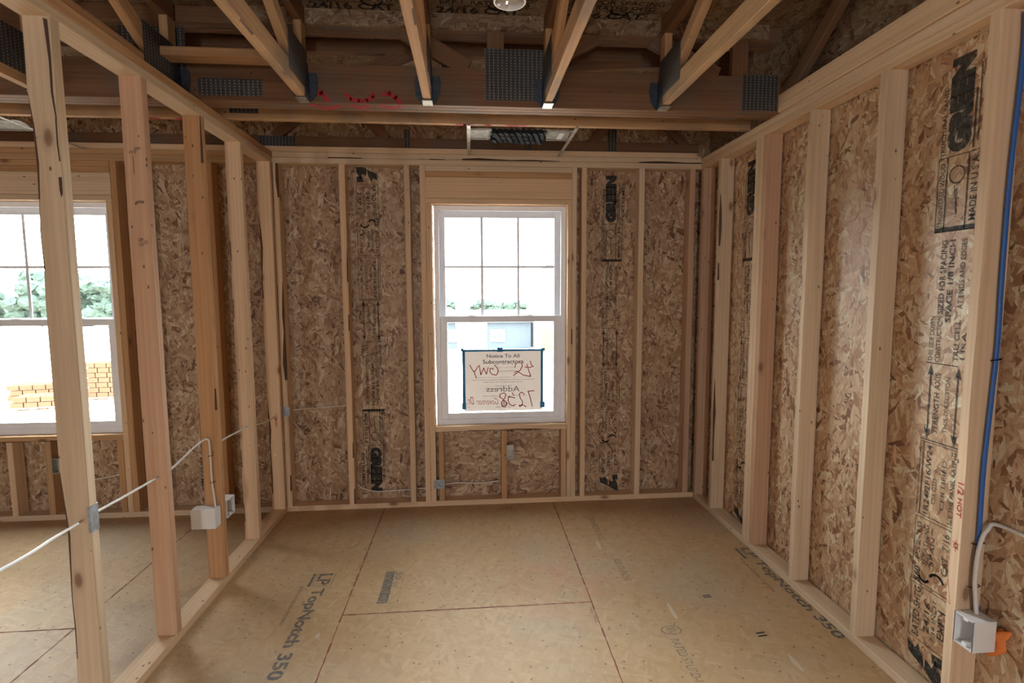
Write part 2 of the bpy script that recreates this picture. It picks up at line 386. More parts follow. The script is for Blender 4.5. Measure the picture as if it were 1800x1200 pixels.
# back wall sheathing with two openings
RO = [(1.045, 1.985, .583, 2.135), (-2.0, -1.06, .583, 2.135)]
def pierced(name, x0, x1, z0, z1, y0, y1, holes, mat):
    L = []; xs = sorted(holes); cur = x0
    for (a, b, c, d) in xs:
        L += [(cur, a, y0, y1, z0, z1), (a, b, y0, y1, z0, c), (a, b, y0, y1, d, z1)]; cur = b
    L.append((cur, x1, y0, y1, z0, z1)); return boxes(name, L, mat)
wb = pierced('wall_back', -4.6, W+.12, 0, ZD, SY, SY+.012, RO, OXZ); tag(wb, kind='structure')
under = boxes('sill_sheathing', [(RO[0][0], RO[0][1], SY-.0015, SY, .0, .545)], OH, wb)
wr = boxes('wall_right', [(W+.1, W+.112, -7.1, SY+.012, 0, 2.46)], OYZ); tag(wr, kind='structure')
wg = boxes('gable_sheathing', [(W+.1, W+.112, -7.1, SY+.012, 2.463, ZD)], OGY, wr)  # split from the wall below so its colour can carry the attic shade
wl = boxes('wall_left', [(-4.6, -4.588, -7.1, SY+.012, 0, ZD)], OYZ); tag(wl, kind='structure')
wf = pierced('wall_front', -4.6, W+.12, 0, ZD, -7.1, -7.088, [(a, b, .55, 2.15) for a, b in REAR_FILL], OXZ); tag(wf, kind='structure')
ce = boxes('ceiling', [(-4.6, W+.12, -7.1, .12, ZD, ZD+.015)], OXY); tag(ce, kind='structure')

# ---- windows
def window(n, x0, z0):
    root = empty('window_%d' % n, (x0, .10, z0)); tag(root, kind='structure')
    def X(l): return [(x0+a, x0+b, c, d, z0+e, z0+f) for a, b, c, d, e, f in l]
    w, h = WW, WH
    boxes('window_frame', X([(0, .034, .05, .125, 0, h), (w-.034, w, .05, .125, 0, h), (.034, w-.034, .05, .125, 0, .038), (.034, w-.034, .05, .125, h-.032, h)]), VW, root, .002)
    zr = .735
    lo = boxes('lower_sash', X([(.034, .084, .06, .088, .038, zr+.045), (w-.084, w-.034, .06, .088, .038, zr+.045), (.084, w-.084, .06, .088, .038, .08), (.084, w-.084, .06, .088, zr, zr+.045)]), VW, root, .002)
    up = boxes('upper_sash', X([(.034, .075, .094, .118, zr, h-.032), (w-.075, w-.034, .094, .118, zr, h-.032), (.075, w-.075, .094, .118, zr, zr+.05), (.075, w-.075, .094, .118, h-.075, h-.032)]), VW, root, .002)
    boxes('glass_pane', X([(.084, w-.084, .073, .076, .08, zr)]), GL, lo)
    boxes('glass_pane', X([(.075, w-.075, .105, .108, zr+.05, h-.075)]), GL, up)
    gw = (w-.15)/3; mz = zr+.05+(h-.075-zr-.05)/2
    boxes('window_grid', X([(.075+gw-.009, .075+gw+.009, .1005, .1045, zr+.05, h-.075), (.075+2*gw-.009, .075+2*gw+.009, .1005, .1045, zr+.05, h-.075), (.075, w-.075, .1010, .1040, mz-.009, mz+.009)]), VW, up)
    for cx in (.26, w-.26):
        bm = bmesh.new(); bmesh.ops.create_uvsphere(bm, u_segments=16, v_segments=8, radius=.032)
        for v in bm.verts: v.co = Vector((v.co.x*1.3+x0+cx, v.co.y*.35+.074, max(v.co.z, 0)*.3+z0+zr+.045))
        me = bpy.data.meshes.new('sash_lock'); bm.to_mesh(me); bm.free(); attach(link_mesh('sash_lock', me, VW), root)
    return root
w1 = window(1, *WIN[0]); w2 = window(2, *WIN[1])
F = Flat((0, .048, 0), (1, 0, 0), (0, 0, 1))     # white flashing strip showing under the frame
x0, z0 = WIN[0]
F.line([(x0-.006, z0+.10), (x0-.004, z0+.012), (x0+.01, z0-.001), (x0+.2, z0+.002), (x0+.3, z0+.004), (x0+.6, z0+.008), (x0+.88, z0+.012), (x0+WW-.004, z0+.03), (x0+WW+.001, z0+.14)], .006)
F.build('flashing_strip', HW, w1)

# ------------------------------------------------------------------ framing lumber
STN = 'wall_stud'
def stud(x0, x1, y0, y1, z0, z1, label, mat=LB, group=None, wane=0, name=STN, cat='stud', side=0):
    o = board(name, ((x0+x1)/2, (y0+y1)/2, z0), ((x0+x1)/2, (y0+y1)/2, z1), x1-x0, y1-y0, mat, (1, 0, 0), wane, waneside=side)
    return tag(o, label, cat, group)
ZS = .038
GBW = 'studs of the back wall'
stud(0.0, .036, 0, .089, ZS, HP, 'narrow stud of the back wall tight in its left corner', group=GBW, wane=.012, side=1)
stud(.430, .470, 0, .089, ZS, HP, 'yellowish back wall stud left of the window, next right of the broad sheathing bay', group=GBW, wane=.004, side=1)
stud(.861, .899, 0, .089, ZS, HP, 'back wall stud just left of the window jamb, right of the stamped bay', group=GBW)
stud(.966, 1.004, 0, .089, ZS, HP, 'full-height king stud at the left jamb of the middle window', group=GBW)
stud(1.005, 1.043, 0, .089, ZS, 2.135, 'jack stud under the left end of the middle window header', LB, GBW, name='jack_stud')
stud(1.987, 2.016, 0, .089, ZS, 2.135, 'jack stud under the right end of the middle window header', LB, GBW, name='jack_stud')
stud(2.017, 2.051, 0, .089, ZS, HP, 'full-height king stud at the right jamb of the middle window', LB, GBW, wane=.004, side=0)
stud(2.086, 2.121, 0, .089, ZS, HP, 'back wall stud across a dark gap from the right jamb of the window', LB, GBW)
stud(2.494, 2.534, 0, .089, ZS, HP, 'lone back wall stud between the stamped right bay and the corner bay', LB, GBW)
stud(2.862, 2.902, 0, .089, ZS, HP, 'pinkish back wall stud with a dark split beside the right corner', LP, GBW)
stud(-.070, -.034, 0.02, .089, ZS, HP, 'back wall stud hidden behind the partition end, left-room side', LB, GBW)
stud(-.425, -.387, 0, .089, ZS, HP, 'orange-edged back wall stud of the left room, seen right of the third partition stud', LO, GBW)
stud(-.845, -.807, 0, .089, ZS, HP, 'brown back wall stud of the left room, seen right of the second partition stud', LO, GBW)
stud(-1.020, -.983, 0, .089, ZS, HP, 'orange king stud at the right jamb of the left window', LO, GBW)
stud(-1.059, -1.022, 0, .089, ZS, 2.135, 'jack stud carrying the right end of the left window header', LB, GBW, name='jack_stud')
stud(-2.04, -2.002, 0, .089, ZS, 2.135, 'jack stud at the far left of the left window', LB, GBW, name='jack_stud')
# cripples and sills, headers
GC = 'cripple studs under the windows'
stud(1.064, 1.102, 0, .089, ZS, .545, 'orange cripple stud under the left end of the middle window sill', LO, GC, name='cripple_stud')
stud(1.512, 1.552, 0, .089, ZS, .545, 'orange-marked cripple stud under the centre of the middle window', LO, GC, name='cripple_stud')
stud(1.946, 1.984, 0, .089, ZS, .545, 'reddish cripple stud under the right end of the middle window sill', LP, GC, name='cripple_stud')
stud(-1.100, -1.062, 0, .089, ZS, .545, 'cripple stud under the right end of the left window sill', LO, GC, name='cripple_stud')
stud(-1.565, -1.525, 0, .089, ZS, .545, 'cripple stud with a metal outlet box on its right side, under the left window', LO, GC, name='cripple_stud')
stud(-1.80, -1.762, .0, .089, ZS, .545, 'darker cripple stud near the left edge of the picture', LB, GC, name='cripple_stud')
def hboard(x0, x1, y0, y1, z0, z1, label, cat, name, mat=LB, group=None, wane=0, side=0):
    o = board(name, (x0, (y0+y1)/2, (z0+z1)/2), (x1, (y0+y1)/2, (z0+z1)/2), y1-y0, z1-z0, mat, (0, 1, 0), wane, waneside=side)
    return tag(o, label, cat, group)
for (a, b, t, xx) in ((1.005, 2.016, 'middle', 0), (-2.04, -1.022, 'left', 1)):
    hboard(a+.039, b-.031, 0, .089, .545, .583, 'rough sill board under the %s window' % t, 'sill', 'window_sill_board', LB if not xx else LO, 'window framing', wane=.006, side=0)
    hboard(a, b, 0, .089, 2.136, 2.172, 'flat board closing the bottom of the %s window header' % t, 'board', 'header_bottom_board', LB, 'window framing')
    hboard(a, b, 0.001, .039, 2.173, 2.315, 'wide pale header board over the %s window' % t, 'header', 'window_header', LB, 'window framing')
    hboard(a, b, 0, .089, 2.316, 2.352, 'reddish filler board on top of the %s window header' % t, 'board', 'header_filler_board', LO, 'window framing')
    hboard(a, b, 0, .089, 2.353, 2.390, 'filler board right under the top plate above the %s window' % t, 'board', 'header_filler_board', LB if not xx else LO, 'window framing')
# plates
GP = 'wall plates'
hboard(0.0, W, 0, .089, 0, .038, 'bottom plate of the back wall of the room', 'wall plate', 'bottom_plate', LB, GP)
hboard(-4.5, -.089, 0, .089, 0, .038, 'bottom plate of the back wall in the left room', 'wall plate', 'bottom_plate', LB, GP)
hboard(-.089, W-.001, 0, .089, HP, HP+.037, 'lower top plate of the back wall of the room', 'wall plate', 'top_plate', LB, GP)
hboard(-4.5, -.090, 0, .089, HP, HP+.037, 'lower top plate of the back wall in the left room', 'wall plate', 'top_plate', LO, GP)
hboard(.001, .36, .003, .089, HP+.038, HP+.075, 'short darker piece of upper top plate at the left end of the back wall', 'wall plate', 'top_plate', LB, GP)
hboard(.361, W-.001, .003, .089, HP+.038, HP+.075, 'long upper top plate of the back wall with dark bark streaks', 'wall plate', 'top_plate', LB, GP, wane=.011, side=0)
hboard(-4.5, -.090, .003, .089, HP+.038, HP+.075, 'upper top plate of the back wall in the left room', 'wall plate', 'top_plate', LO, GP)
hboard(-4.5, W-.001, .004, .094, HP+.076, HP+.112, 'flat plate lying on top of the back wall under the rear truss', 'wall plate', 'top_plate', LB, GP)
def yboard(x0, x1, y0, y1, z0, z1, label, cat, name, mat=LB, group=None, wane=0, side=0):
    o = board(name, ((x0+x1)/2, y0, (z0+z1)/2), ((x0+x1)/2, y1, (z0+z1)/2), x1-x0, z1-z0, mat, (1, 0, 0), wane, waneside=side)
    return tag(o, label, cat, group)
yboard(-.089, 0, -6.9, -.001, 0, .038, 'bottom plate of the open left partition with sawdust on it', 'wall plate', 'bottom_plate', LB, GP)
yboard(-.089, 0, -6.9, -.001, HP, HP+.037, 'lower top plate of the open left partition', 'wall plate', 'top_plate', LB, GP)
yboard(-.089, 0, -6.9, .0, HP+.038, HP+.075, 'upper top plate of the open left partition', 'wall plate', 'top_plate', LO, GP)
yboard(W, W+.089, -6.9, .089, 0, .038, 'bottom plate of the right wall', 'wall plate', 'bottom_plate', LB, GP)
yboard(W, W+.089, -6.9, .089, HP, HP+.037, 'lower top plate of the right wall', 'wall plate', 'top_plate', LB, GP)
yboard(W, W+.089, -6.9, .089, HP+.038, HP+.075, 'upper top plate of the right wall', 'wall plate', 'top_plate', LB, GP)
# left partition studs
GL_ = 'studs of the open left partition'
def lstud(y, label, mat=LB, wane=0, side=0): return stud(-.086, 0, y, y+.038, ZS, HP, label, mat, GL_, wane, side=side)
l1 = lstud(-1.850, 'nearest partition stud at the left, with a long dark bark streak near its top', LB, .010, 0)
l2 = lstud(-1.395, 'second partition stud from the camera, with faint grade stamps', LP)
l3 = lstud(-.930, 'orange partition stud carrying two white electrical boxes', LO, .004, 1)
l4 = lstud(-.487, 'partition stud with a red-brown knot halfway up, fourth from the camera', LB, .004, 0)
l5 = lstud(-.042, 'end partition stud with an orange paint dab, against the back wall', LB, .010, 0)
# right wall studs
GR = 'studs of the right wall'
def rstud(y, label, mat=LB, wane=0, x1=W+.089, side=0): return stud(W, x1, y, y+.038, ZS, HP, label, mat, GR, wane, side=side)
rA = rstud(-2.108, 'nearest right wall stud, carrying the blue cable and the white box', LB, .003)
rB = rstud(-1.666, 'tall pale right wall stud between the stamped bay and the bright sheathing bay', LB)
rC = rstud(-1.217, 'right wall stud with dark bark at its far edge, third from the camera', LB, .010, side=3)
rD = rstud(-.832, 'pink front stud of the triple stud pack on the right wall', LP)
rstud(-.793, 'bright middle stud of the triple stud pack on the right wall', LB)
rstud(-.754, 'rear stud of the triple stud pack on the right wall', LB)
rE = rstud(-.300, 'right wall stud in the last bay, with dark bark at its foot', LB, .008, side=0)
rstud(-.040, 'end stud of the right wall in the back corner', LP)
# ------------------------------------------------------------------ ceiling trusses
ZT = 2.4665
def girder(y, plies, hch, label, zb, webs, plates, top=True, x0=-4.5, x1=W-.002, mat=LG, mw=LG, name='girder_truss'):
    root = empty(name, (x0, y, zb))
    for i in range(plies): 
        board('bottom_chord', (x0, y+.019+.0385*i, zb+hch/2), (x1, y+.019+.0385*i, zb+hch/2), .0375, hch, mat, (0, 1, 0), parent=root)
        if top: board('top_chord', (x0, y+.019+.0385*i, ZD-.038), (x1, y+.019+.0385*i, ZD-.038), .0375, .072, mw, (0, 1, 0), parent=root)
    for (a, za, b, zb2, ww) in webs:
        board('web', (a, y+.019, za), (b, y+.019, zb2), .037, ww, mw, (0, 1, 0), parent=root)
    for (a, b, c, d) in plates:
        plate('nail_plate', [(a, b, y-.0035, y-.0005, c, d)], root)
    return tag(root, label, 'roof truss', 'girder trusses across the room')
zc = ZT+.184
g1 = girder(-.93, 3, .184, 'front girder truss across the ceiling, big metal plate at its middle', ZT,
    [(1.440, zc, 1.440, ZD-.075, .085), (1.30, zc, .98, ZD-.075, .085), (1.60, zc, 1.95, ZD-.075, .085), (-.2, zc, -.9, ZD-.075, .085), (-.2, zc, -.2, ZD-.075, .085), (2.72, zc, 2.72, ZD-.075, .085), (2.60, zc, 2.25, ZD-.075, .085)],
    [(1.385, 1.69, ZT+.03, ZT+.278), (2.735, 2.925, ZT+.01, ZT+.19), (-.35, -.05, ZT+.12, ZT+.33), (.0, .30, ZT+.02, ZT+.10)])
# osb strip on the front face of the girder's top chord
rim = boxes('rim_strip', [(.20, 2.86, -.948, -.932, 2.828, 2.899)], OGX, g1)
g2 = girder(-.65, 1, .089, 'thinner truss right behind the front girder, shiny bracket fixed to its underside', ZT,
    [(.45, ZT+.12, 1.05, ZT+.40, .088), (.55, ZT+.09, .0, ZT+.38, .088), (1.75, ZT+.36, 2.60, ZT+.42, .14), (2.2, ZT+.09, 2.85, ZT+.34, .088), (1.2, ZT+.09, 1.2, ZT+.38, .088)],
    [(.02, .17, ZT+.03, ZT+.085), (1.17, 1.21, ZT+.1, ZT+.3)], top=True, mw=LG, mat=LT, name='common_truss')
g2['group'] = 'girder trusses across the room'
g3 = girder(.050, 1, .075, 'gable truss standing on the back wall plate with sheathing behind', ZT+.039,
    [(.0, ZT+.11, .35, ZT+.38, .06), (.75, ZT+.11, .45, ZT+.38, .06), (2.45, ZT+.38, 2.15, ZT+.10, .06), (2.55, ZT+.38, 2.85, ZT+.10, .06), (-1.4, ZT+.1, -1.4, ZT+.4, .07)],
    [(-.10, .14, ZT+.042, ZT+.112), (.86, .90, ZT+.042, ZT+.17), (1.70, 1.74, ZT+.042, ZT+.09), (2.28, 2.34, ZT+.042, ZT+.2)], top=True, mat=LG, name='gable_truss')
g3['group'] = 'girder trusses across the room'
# trusses running towards the camera
def joist(x, label, mat=LT):
    root = empty('roof_truss', (x, -.935, ZT)); xa = x
    board('bottom_chord', (x, -.937, ZT+.0445), (x, -6.9, ZT+.0445), .040, .086, mat, (1, 0, 0), parent=root, wane=.003, waneside=1)
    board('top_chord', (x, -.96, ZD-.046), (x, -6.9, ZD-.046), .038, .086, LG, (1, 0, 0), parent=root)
    board('web', (x, -.985, ZT+.09), (x, -.985, ZD-.09), .038, .066, LO, (1, 0, 0), parent=root)
    board('web', (x, -1.08, ZT+.10), (x, -1.55, ZD-.08), .038, .066, LO, (1, 0, 0), parent=root)
    board('web', (x, -2.2, ZT+.10), (x, -1.72, ZD-.08), .038, .066, LO, (1, 0, 0), parent=root)
    board('web', (x, -2.35, ZT+.10), (x, -2.9, ZD-.08), .038, .066, LO, (1, 0, 0), parent=root)
    for s in (-1, 1):
        a, b = sorted((x+s*.0205, x+s*.0225))
        plate('nail_plate', [(a, b, -1.22, -.955, ZT+.045, ZT+.225)], root)
    tag(root, label, 'roof truss', 'roof trusses running to the girder')
    # joist hanger
    h = boxes('joist_hanger', [(x-.024, x+.024, -1.005, -.936, ZT-.004, ZT-.001), (x-.0255, x-.0238, -1.005, -.9342, ZT-.004, ZT+.13), (x+.0238, x+.0255, -1.005, -.9342, ZT-.004, ZT+.13)], GB if 0 else GH)
    bm = bmesh.new()
    for s in (-1, 1):
        pts = [(x+s*.024, ZT+.135), (x+s*.060, ZT+.135), (x+s*.066, ZT+.10), (x+s*.060, ZT+.04), (x+s*.028, ZT-.002), (x+s*.024, ZT-.002)]
        fr = [bm.verts.new((a, -.9370, c)) for a, c in pts]; bk = [bm.verts.new((a, -.9350, c)) for a, c in pts]
        bm.faces.new(fr); bm.faces.new(list(reversed(bk)))
        for k in range(6): bm.faces.new((fr[k], fr[(k+1) % 6], bk[(k+1) % 6], bk[k]))
    me = bpy.data.meshes.new('face_flange'); bm.to_mesh(me); bm.free(); attach(link_mesh('face_flange', me, GH), h)
    st = boxes('seat', [(x-.024, x+.024, -1.007, -.934, ZT-.0062, ZT-.0042)], GB, h); st['label'] = 'bright seat of the hanger'
    return root, h
NAMES = [(-.70, 'leftmost', 'at the left picture edge'), (-.10, 'second', 'above the left partition'), (.50, 'third', 'with a grey stained side and orange underside'), (1.10, 'fourth', 'left of the round ceiling box'), (1.70, 'fifth', 'right of the round ceiling box'), (2.30, 'sixth', 'nearest the right wall')]
for x, nm, ex in NAMES:
    _, h = joist(x, '%s roof truss from the left, %s' % (nm, ex))
    tag(h, 'metal hanger holding the %s roof truss from the left to the girder' % nm, 'joist hanger', 'joist hangers on the girder')
# gable truss over the right wall
gt = empty('gable_truss', (W, -.938, ZT))
board('bottom_chord', (W+.008, -.938, ZT+.046), (W+.008, -6.9, ZT+.046), .038, .089, LB, (1, 0, 0), parent=gt)
for (a, b) in ((-1.0, -1.42), (-1.9, -1.5), (-2.3, -2.8)):
    board('web', (W+.02, a, ZT+.09), (W+.02, b, ZD-.03), .036, .07, LG, (1, 0, 0), parent=gt)
tag(gt, 'truss lying along the top of the right wall, square end by the girder', 'roof truss')
bl = hboard(-.08, .478, -1.10, -1.01, 2.60, 2.638, 'flat blocking board between two trusses at the upper left', 'board', 'blocking_board', LT)

# ------------------------------------------------------------------ printed stamps
def stampcol(F, vertical_len, wid, rnd, big='GREEN', flip=False):
    """one sheathing grade-stamp column, length L along u, width along v"""
    L = vertical_len; h = wid
    def bx(a, b): F.frame(a, 0, b, h, .0025)
    u = 0.0
    # brand blob
    F.poly([(0, .5*h), (.03, .95*h), (.075, 1.0*h), (.06, .78*h), (.085, .7*h), (.035, .55*h)])
    F.poly([(-.03, .2*h), (.0, .5*h), (.045, .48*h), (.03, .3*h), (.07, .22*h), (.02, .05*h), (-.035, .0)])
    F.poly([(.05, .04*h), (.05, .30*h), (.085, .35*h), (.09, .05*h)])
    u = .10; bx(u, u+.22)
    F.text('RATED SHTG', u+.01, .72*h, u+.21, .90*h, bold=.01); F.text('24/16', u+.05, .45*h, u+.17, .60*h, bold=.01); F.text('7/16 INCH', u+.03, .30*h, u+.19, .40*h); F.text('EXP 1', u+.06, .06*h, u+.17, .24*h, bold=.01)
    u = .33; bx(u, u+.26)
    F.text('560', u+.0, .78*h, u+.06, .95*h, bold=.02); F.arc(u+.035, .35*h, .03, -1.2, 1.2, .009); F.arc(u+.035, .68*h, .022, 2., 4.3, .009)
    F.text('PS2-10', u+.09, .82*h, u+.24, .94*h); F.text('SHEATHING', u+.08, .62*h, u+.24, .74*h); F.text('SPAN', u+.09, .46*h, u+.2, .56*h); F.text('CAT. 7/16', u+.08, .1*h, u+.24, .26*h)
    u = .60; bx(u, u+.29)
    F.text('1R24/2F16/W24', u+.01, .68*h, u+.28, .82*h, bold=.01); F.text('CSA O325', u+.06, .52*h, u+.16, .62*h); F.text('CERTIFIED', u+.05, .30*h, u+.24, .40*h); F.text('SEE THE PANEL RATING', u+.01, .08*h, u+.28, .18*h, bold=.01); F.rect(u, .90*h, u+.29, .93*h)
    u = .90
    for vv in (.18, .86):
        F.rect(u+.03, vv*h-.003, u+.26, vv*h+.003)
        F.poly([(u, vv*h), (u+.045, vv*h-.014), (u+.035, vv*h), (u+.045, vv*h+.014)]); F.poly([(u+.29, vv*h), (u+.245, vv*h+.014), (u+.255, vv*h), (u+.245, vv*h-.014)])
    F.text('STRENGTH AXIS', u+.03, .60*h, u+.26, .74*h, bold=.01); F.text('THIS DIRECTION', u+.04, .36*h, u+.25, .46*h)
    F.rect(u-.004, 0, u, h); F.rect(u+.292, .2*h, u+.296, h)
    u = 1.20
    F.text('THIS SIDE DOWN', u, .84*h, u+.17, .96*h, bold=.01); F.text('CONSTRUCTION', u, .66*h, u+.17, .78*h, bold=.01); F.text('TRU CELL', u+.01, .22*h, u+.16, .34*h, bold=.01); F.text('USA', u+.02, .04*h, u+.12, .16*h, bold=.01)
    u = 1.38
    F.text('SIZED FOR SPACING', u, .66*h, u+.27, .80*h, bold=.015); F.text('SPACE 1/8 INCH', u-.03, .46*h, u+.27, .60*h, bold=.02); F.text('AT ENDS AND EDGES', u+.02, .20*h, u+.27, .32*h, bold=.01)
    u = 1.68; F.frame(u, -.02*h, u+.27, 1.02*h, .003); F.rect(u, .28*h, u+.27, .31*h); F.rect(u, .78*h, u+.27, .81*h); F.rect(u, 0, u+.018, h)
    F.text('ENGINEERED WOOD', u+.02, .84*h, u+.25, .96*h, bold=.01); F.text('MADE IN U S A', u+.03, .06*h, u+.25, .22*h, bold=.02)
    F.arc(u+.2, .55*h, .03, 0, 6.3, .004); F.line([(u+.06, .5*h), (u+.16, .6*h), (u+.17, .45*h)], .003); F.rect(u+.05, .52*h, u+.15, .54*h)
    u = 1.96
    F.text(big, u, .28*h, u+.33, .84*h, bold=.09); F.text('STRUCTURAL PANEL', u-.02, .88*h, u+.24, .98*h, bold=.02); F.rect(u, .20*h, u+.2, .24*h); F.rect(u+.02, .12*h, u+.28, .15*h); F.text('EXTREMES', u+.04, -.12*h, u+.28, .02*h, bold=.02)
# right wall bays: reads upwards, letter tops away from the camera
F = Flat((W+.0985, -1.985, .06), (0, 0, 1), (0, 1, 0)); stampcol(F, 2.3, .165, 1); F.build('printed_grade_stamp', IK, wr)
F = Flat((W+.0985, -.585, .04), (0, 0, 1), (0, 1, 0)); stampcol(F, 2.3, .16, 1); F.build('printed_grade_stamp', IK, wr)
# back wall: left bay reads downwards, right bay upwards
F = Flat((.522, SY-.0015, 2.38), (0, 0, -1), (1, 0, 0)); stampcol(F, 2.3, .15, 1); F.build('printed_grade_stamp', IK, wb)
F = Flat((2.40, SY-.0015, .07), (0, 0, 1), (-1, 0, 0)); stampcol(F, 2.3, .145, 1); F.build('printed_grade_stamp', IK, wb)
F = Flat((-.60, SY-.0015, 2.38), (0, 0, -1), (1, 0, 0)); stampcol(F, 2.3, .12, 1); F.build('printed_grade_stamp', IK, wb)
# deck stamps
for (a, b) in ((.55, 1.05), (1.15, 1.66), (1.75, 2.28)):
    F = Flat((a, -.98, ZD-.0015), (1, 0, 0), (0, -1, 0))
    F.text('SIZED FOR SPACING', 0, .10, b-a-.03, .135, bold=.01); F.text('EXP 1  RATED SHTG', .02, .05, b-a-.06, .09, bold=.02); F.rect(0, .035, b-a-.04, .04); F.text('24/16 CAT', .0, -.03, b-a-.1, .03, bold=.03); F.text('STRENGTH AXIS', 0, -.1, b-a-.04, -.05, bold=.02); F.arc(.3, .06, .05, 3.3, 6., .012)
    F.build('printed_grade_stamp', IK, ce)
F = Flat((1.10, SY-.003, .49), (1, 0, 0), (0, 0, 1)); F.text('EDGE SPACING 1/8 INCH', .03, .03, .37, .05); F.text('ENDS AND EDGES', .47, .03, .76, .05); F.build('printed_line', IK, wb)
# floor prints
def floor_print(x0, y0, L, h, mat, ex=False):
    F = Flat((x0, y0, .0008), (0, -1, 0), (1, 0, 0))
    F.text('LP', .005, .012, .115, h*.92, bold=.02); F.frame(0, 0, .125, h+.008, .0025); F.rect(0, -.022, .125, -.008)
    F.text('TopNotch 350', .15, 0, L, h*.86, bold=.03)
    F.text('SUB-FLOORING SYSTEMS', .12, -.055, L*.55, -.038)
    return F.build('printed_logo', mat, floor)
floor_print(.452, -.865, .80, .092, IF_); floor_print(2.876, -.79, .83, .08, IF_)
F = Flat((.822, -.875, .0008), (0, -1, 0), (1, 0, 0)); F.frame(0, 0, .30, .1, .002); F.text('50', .01, .055, .085, .092, bold=.02); F.text('YEAR', .1, .055, .16, .08); F.text('LIMITED', .02, .03, .14, .045); F.text('WARRANTY', .15, .03, .28, .05); F.text('STURD-I-FLOOR', .05, .01, .25, .022)
F.rect(0, .0, .30, .05)
F.build('printed_stamp', IFF, floor)
F = Flat((0, 0, .0008), (0, -1, 0), (1, 0, 0))
F.text('STURD-I-FLOOR 24 OC', .25, 2.08, .62, 2.12); F.text('SIZED FOR SPACING', .85, 2.10, 1.08, 2.14); F.text('T&G NAIL', 1.29, 1.86, 1.42, 1.88); F.arc(1.50, 2.19, .03, 0, 6.3, .004, ry=.045); F.text('APA', 1.48, 2.165, 1.52, 2.215); F.text('RATED STURD-I-FLOOR', 1.56, 2.16, 1.95, 2.20)
F.text('EXPOSURE 1', .05, 1.50, .11, 1.58)
F.build('printed_stamp', IFF, floor)
FF = Flat((0, 0, .0009), (1, 0, 0), (0, 1, 0))
FF.line([(2.45, -1.25), (2.49, -1.247)], .006); FF.line([(2.45, -1.265), (2.49, -1.262)], .006)
FF.line([(2.56, -1.555), (2.60, -1.55)], .007); FF.line([(2.56, -1.575), (2.60, -1.57)], .007)
FF.arc(-.54, -.585, .010, 0, 6.3, .02, ry=.008)
FF.build('dark_mark', ink('dark_mark', (.02, .015, .012), 1.0), floor)
F = Flat((0, 0, .0009), (1, 0, 0), (0, 1, 0))
rd = random.Random(5)
for (x, y, l) in ((.86, -1.78, .05), (.60, -1.40, .025), (2.06, -.68, .06), (2.25, -1.36, .09), (2.62, -1.75, .07), (.30, -1.75, .09)):
    F.poly([(x+rd.uniform(.007, .015)*math.cos(k), y+l*math.sin(k)*.8+rd.uniform(-.005, .005)) for k in [i*.785 for i in range(8)]])
F.build('pale_strand', plain('pale_strand', (.50, .41, .29), .7), floor)
# grade stamps and marks on lumber
def mark(name, O, U, V, fn, mat, parent):
    F = Flat(O, U, V); fn(F); return F.build(name, mat, parent)
def stamp2(F):
    F.text('HT', 0, .20, .03, .212); F.text('SPF', .02, .215, .045, .225); F.rect(.012, .12, .014, .19); F.text('JARTEK', .012, 0, .046, .014, bold=.02); F.text('S-DRY', .012, -.15, .032, -.135); F.text('2 KD', .012, -.168, .032, -.155); F.arc(.042, -.152, .006, 0, 6.3, .002)
mark('grade_stamp', (-.062, -1.3965, 1.89), (1, 0, 0), (0, 0, 1), stamp2, ink('grade_stamp_ink', (.05, .045, .045), .8), l2)
mark('bark_streak', (0, -1.8516, 0), (1, 0, 0), (0, 0, 1), lambda F: (F.poly([(-.020, 2.385), (-.008, 2.38), (-.006, 2.26), (-.008, 2.16), (-.003, 2.08), (-.006, 2.075), (-.014, 2.16), (-.013, 2.26)]), F.line([(-.006, 2.08), (-.007, 2.0), (-.004, 1.95)], .004), F.poly([(-.012, 1.90), (-.003, 1.90), (-.003, 1.85), (-.008, 1.835), (-.012, 1.86)])), ink('dark_bark', (.07, .03, .018), .9), l1)
mark('orange_dab', (-.045, -.0445, .64), (1, 0, 0), (0, 0, 1), lambda F: (F.arc(.012, .05, .006, 0, 6.3, .01, ry=.02), F.line([(.01, .03), (.014, -.02)], .016)), IOS, l5)
mark('red_mark', (.0006, -.925, .62), (0, 1, 0), (0, 0, 1), lambda F: (F.line([(.008, .0), (.022, 0)], .003), F.line([(.008, .03), (.022, .03)], .003), F.arc(.015, .015, .006, 0, 6.3, .003)), IR, l3)
mark('red_mark', (.0006, -.925, .62), (0, 1, 0), (0, 0, 1), lambda F: F.line([(0, -.11), (.036, -.115)], .003), IR, l3)
def hot(F):
    F.text('1/2', -.010, .003, .032, .025, bold=.012); F.text('HOT', .044, .005, .110, .022, bold=.012)
mark('red_marker_note', (W-.0006, -2.079, .87), (0, 0, -1), (0, -1, 0), hot, IR, rA)
def arrow(F):
    F.line([(-.012, .0), (.012, .0)], .002); F.line([(-.012, .018), (.012, .018)], .002); F.arc(0, .009, .007, 0, 6.3, .002); F.line([(0, -.012), (0, .030)], .0015)
mark('red_marker_symbol', (W-.0006, -2.09, .65), (0, 1, 0), (0, 0, 1), arrow, IR, rA)
mark('red_arrow', (W-.0006, -2.085, .44), (0, 1, 0), (0, 0, 1), lambda F: (F.line([(.012, .09), (.0, .005)], .002), F.line([(.016, .018), (.0, .005)], .002)), IR, rA)
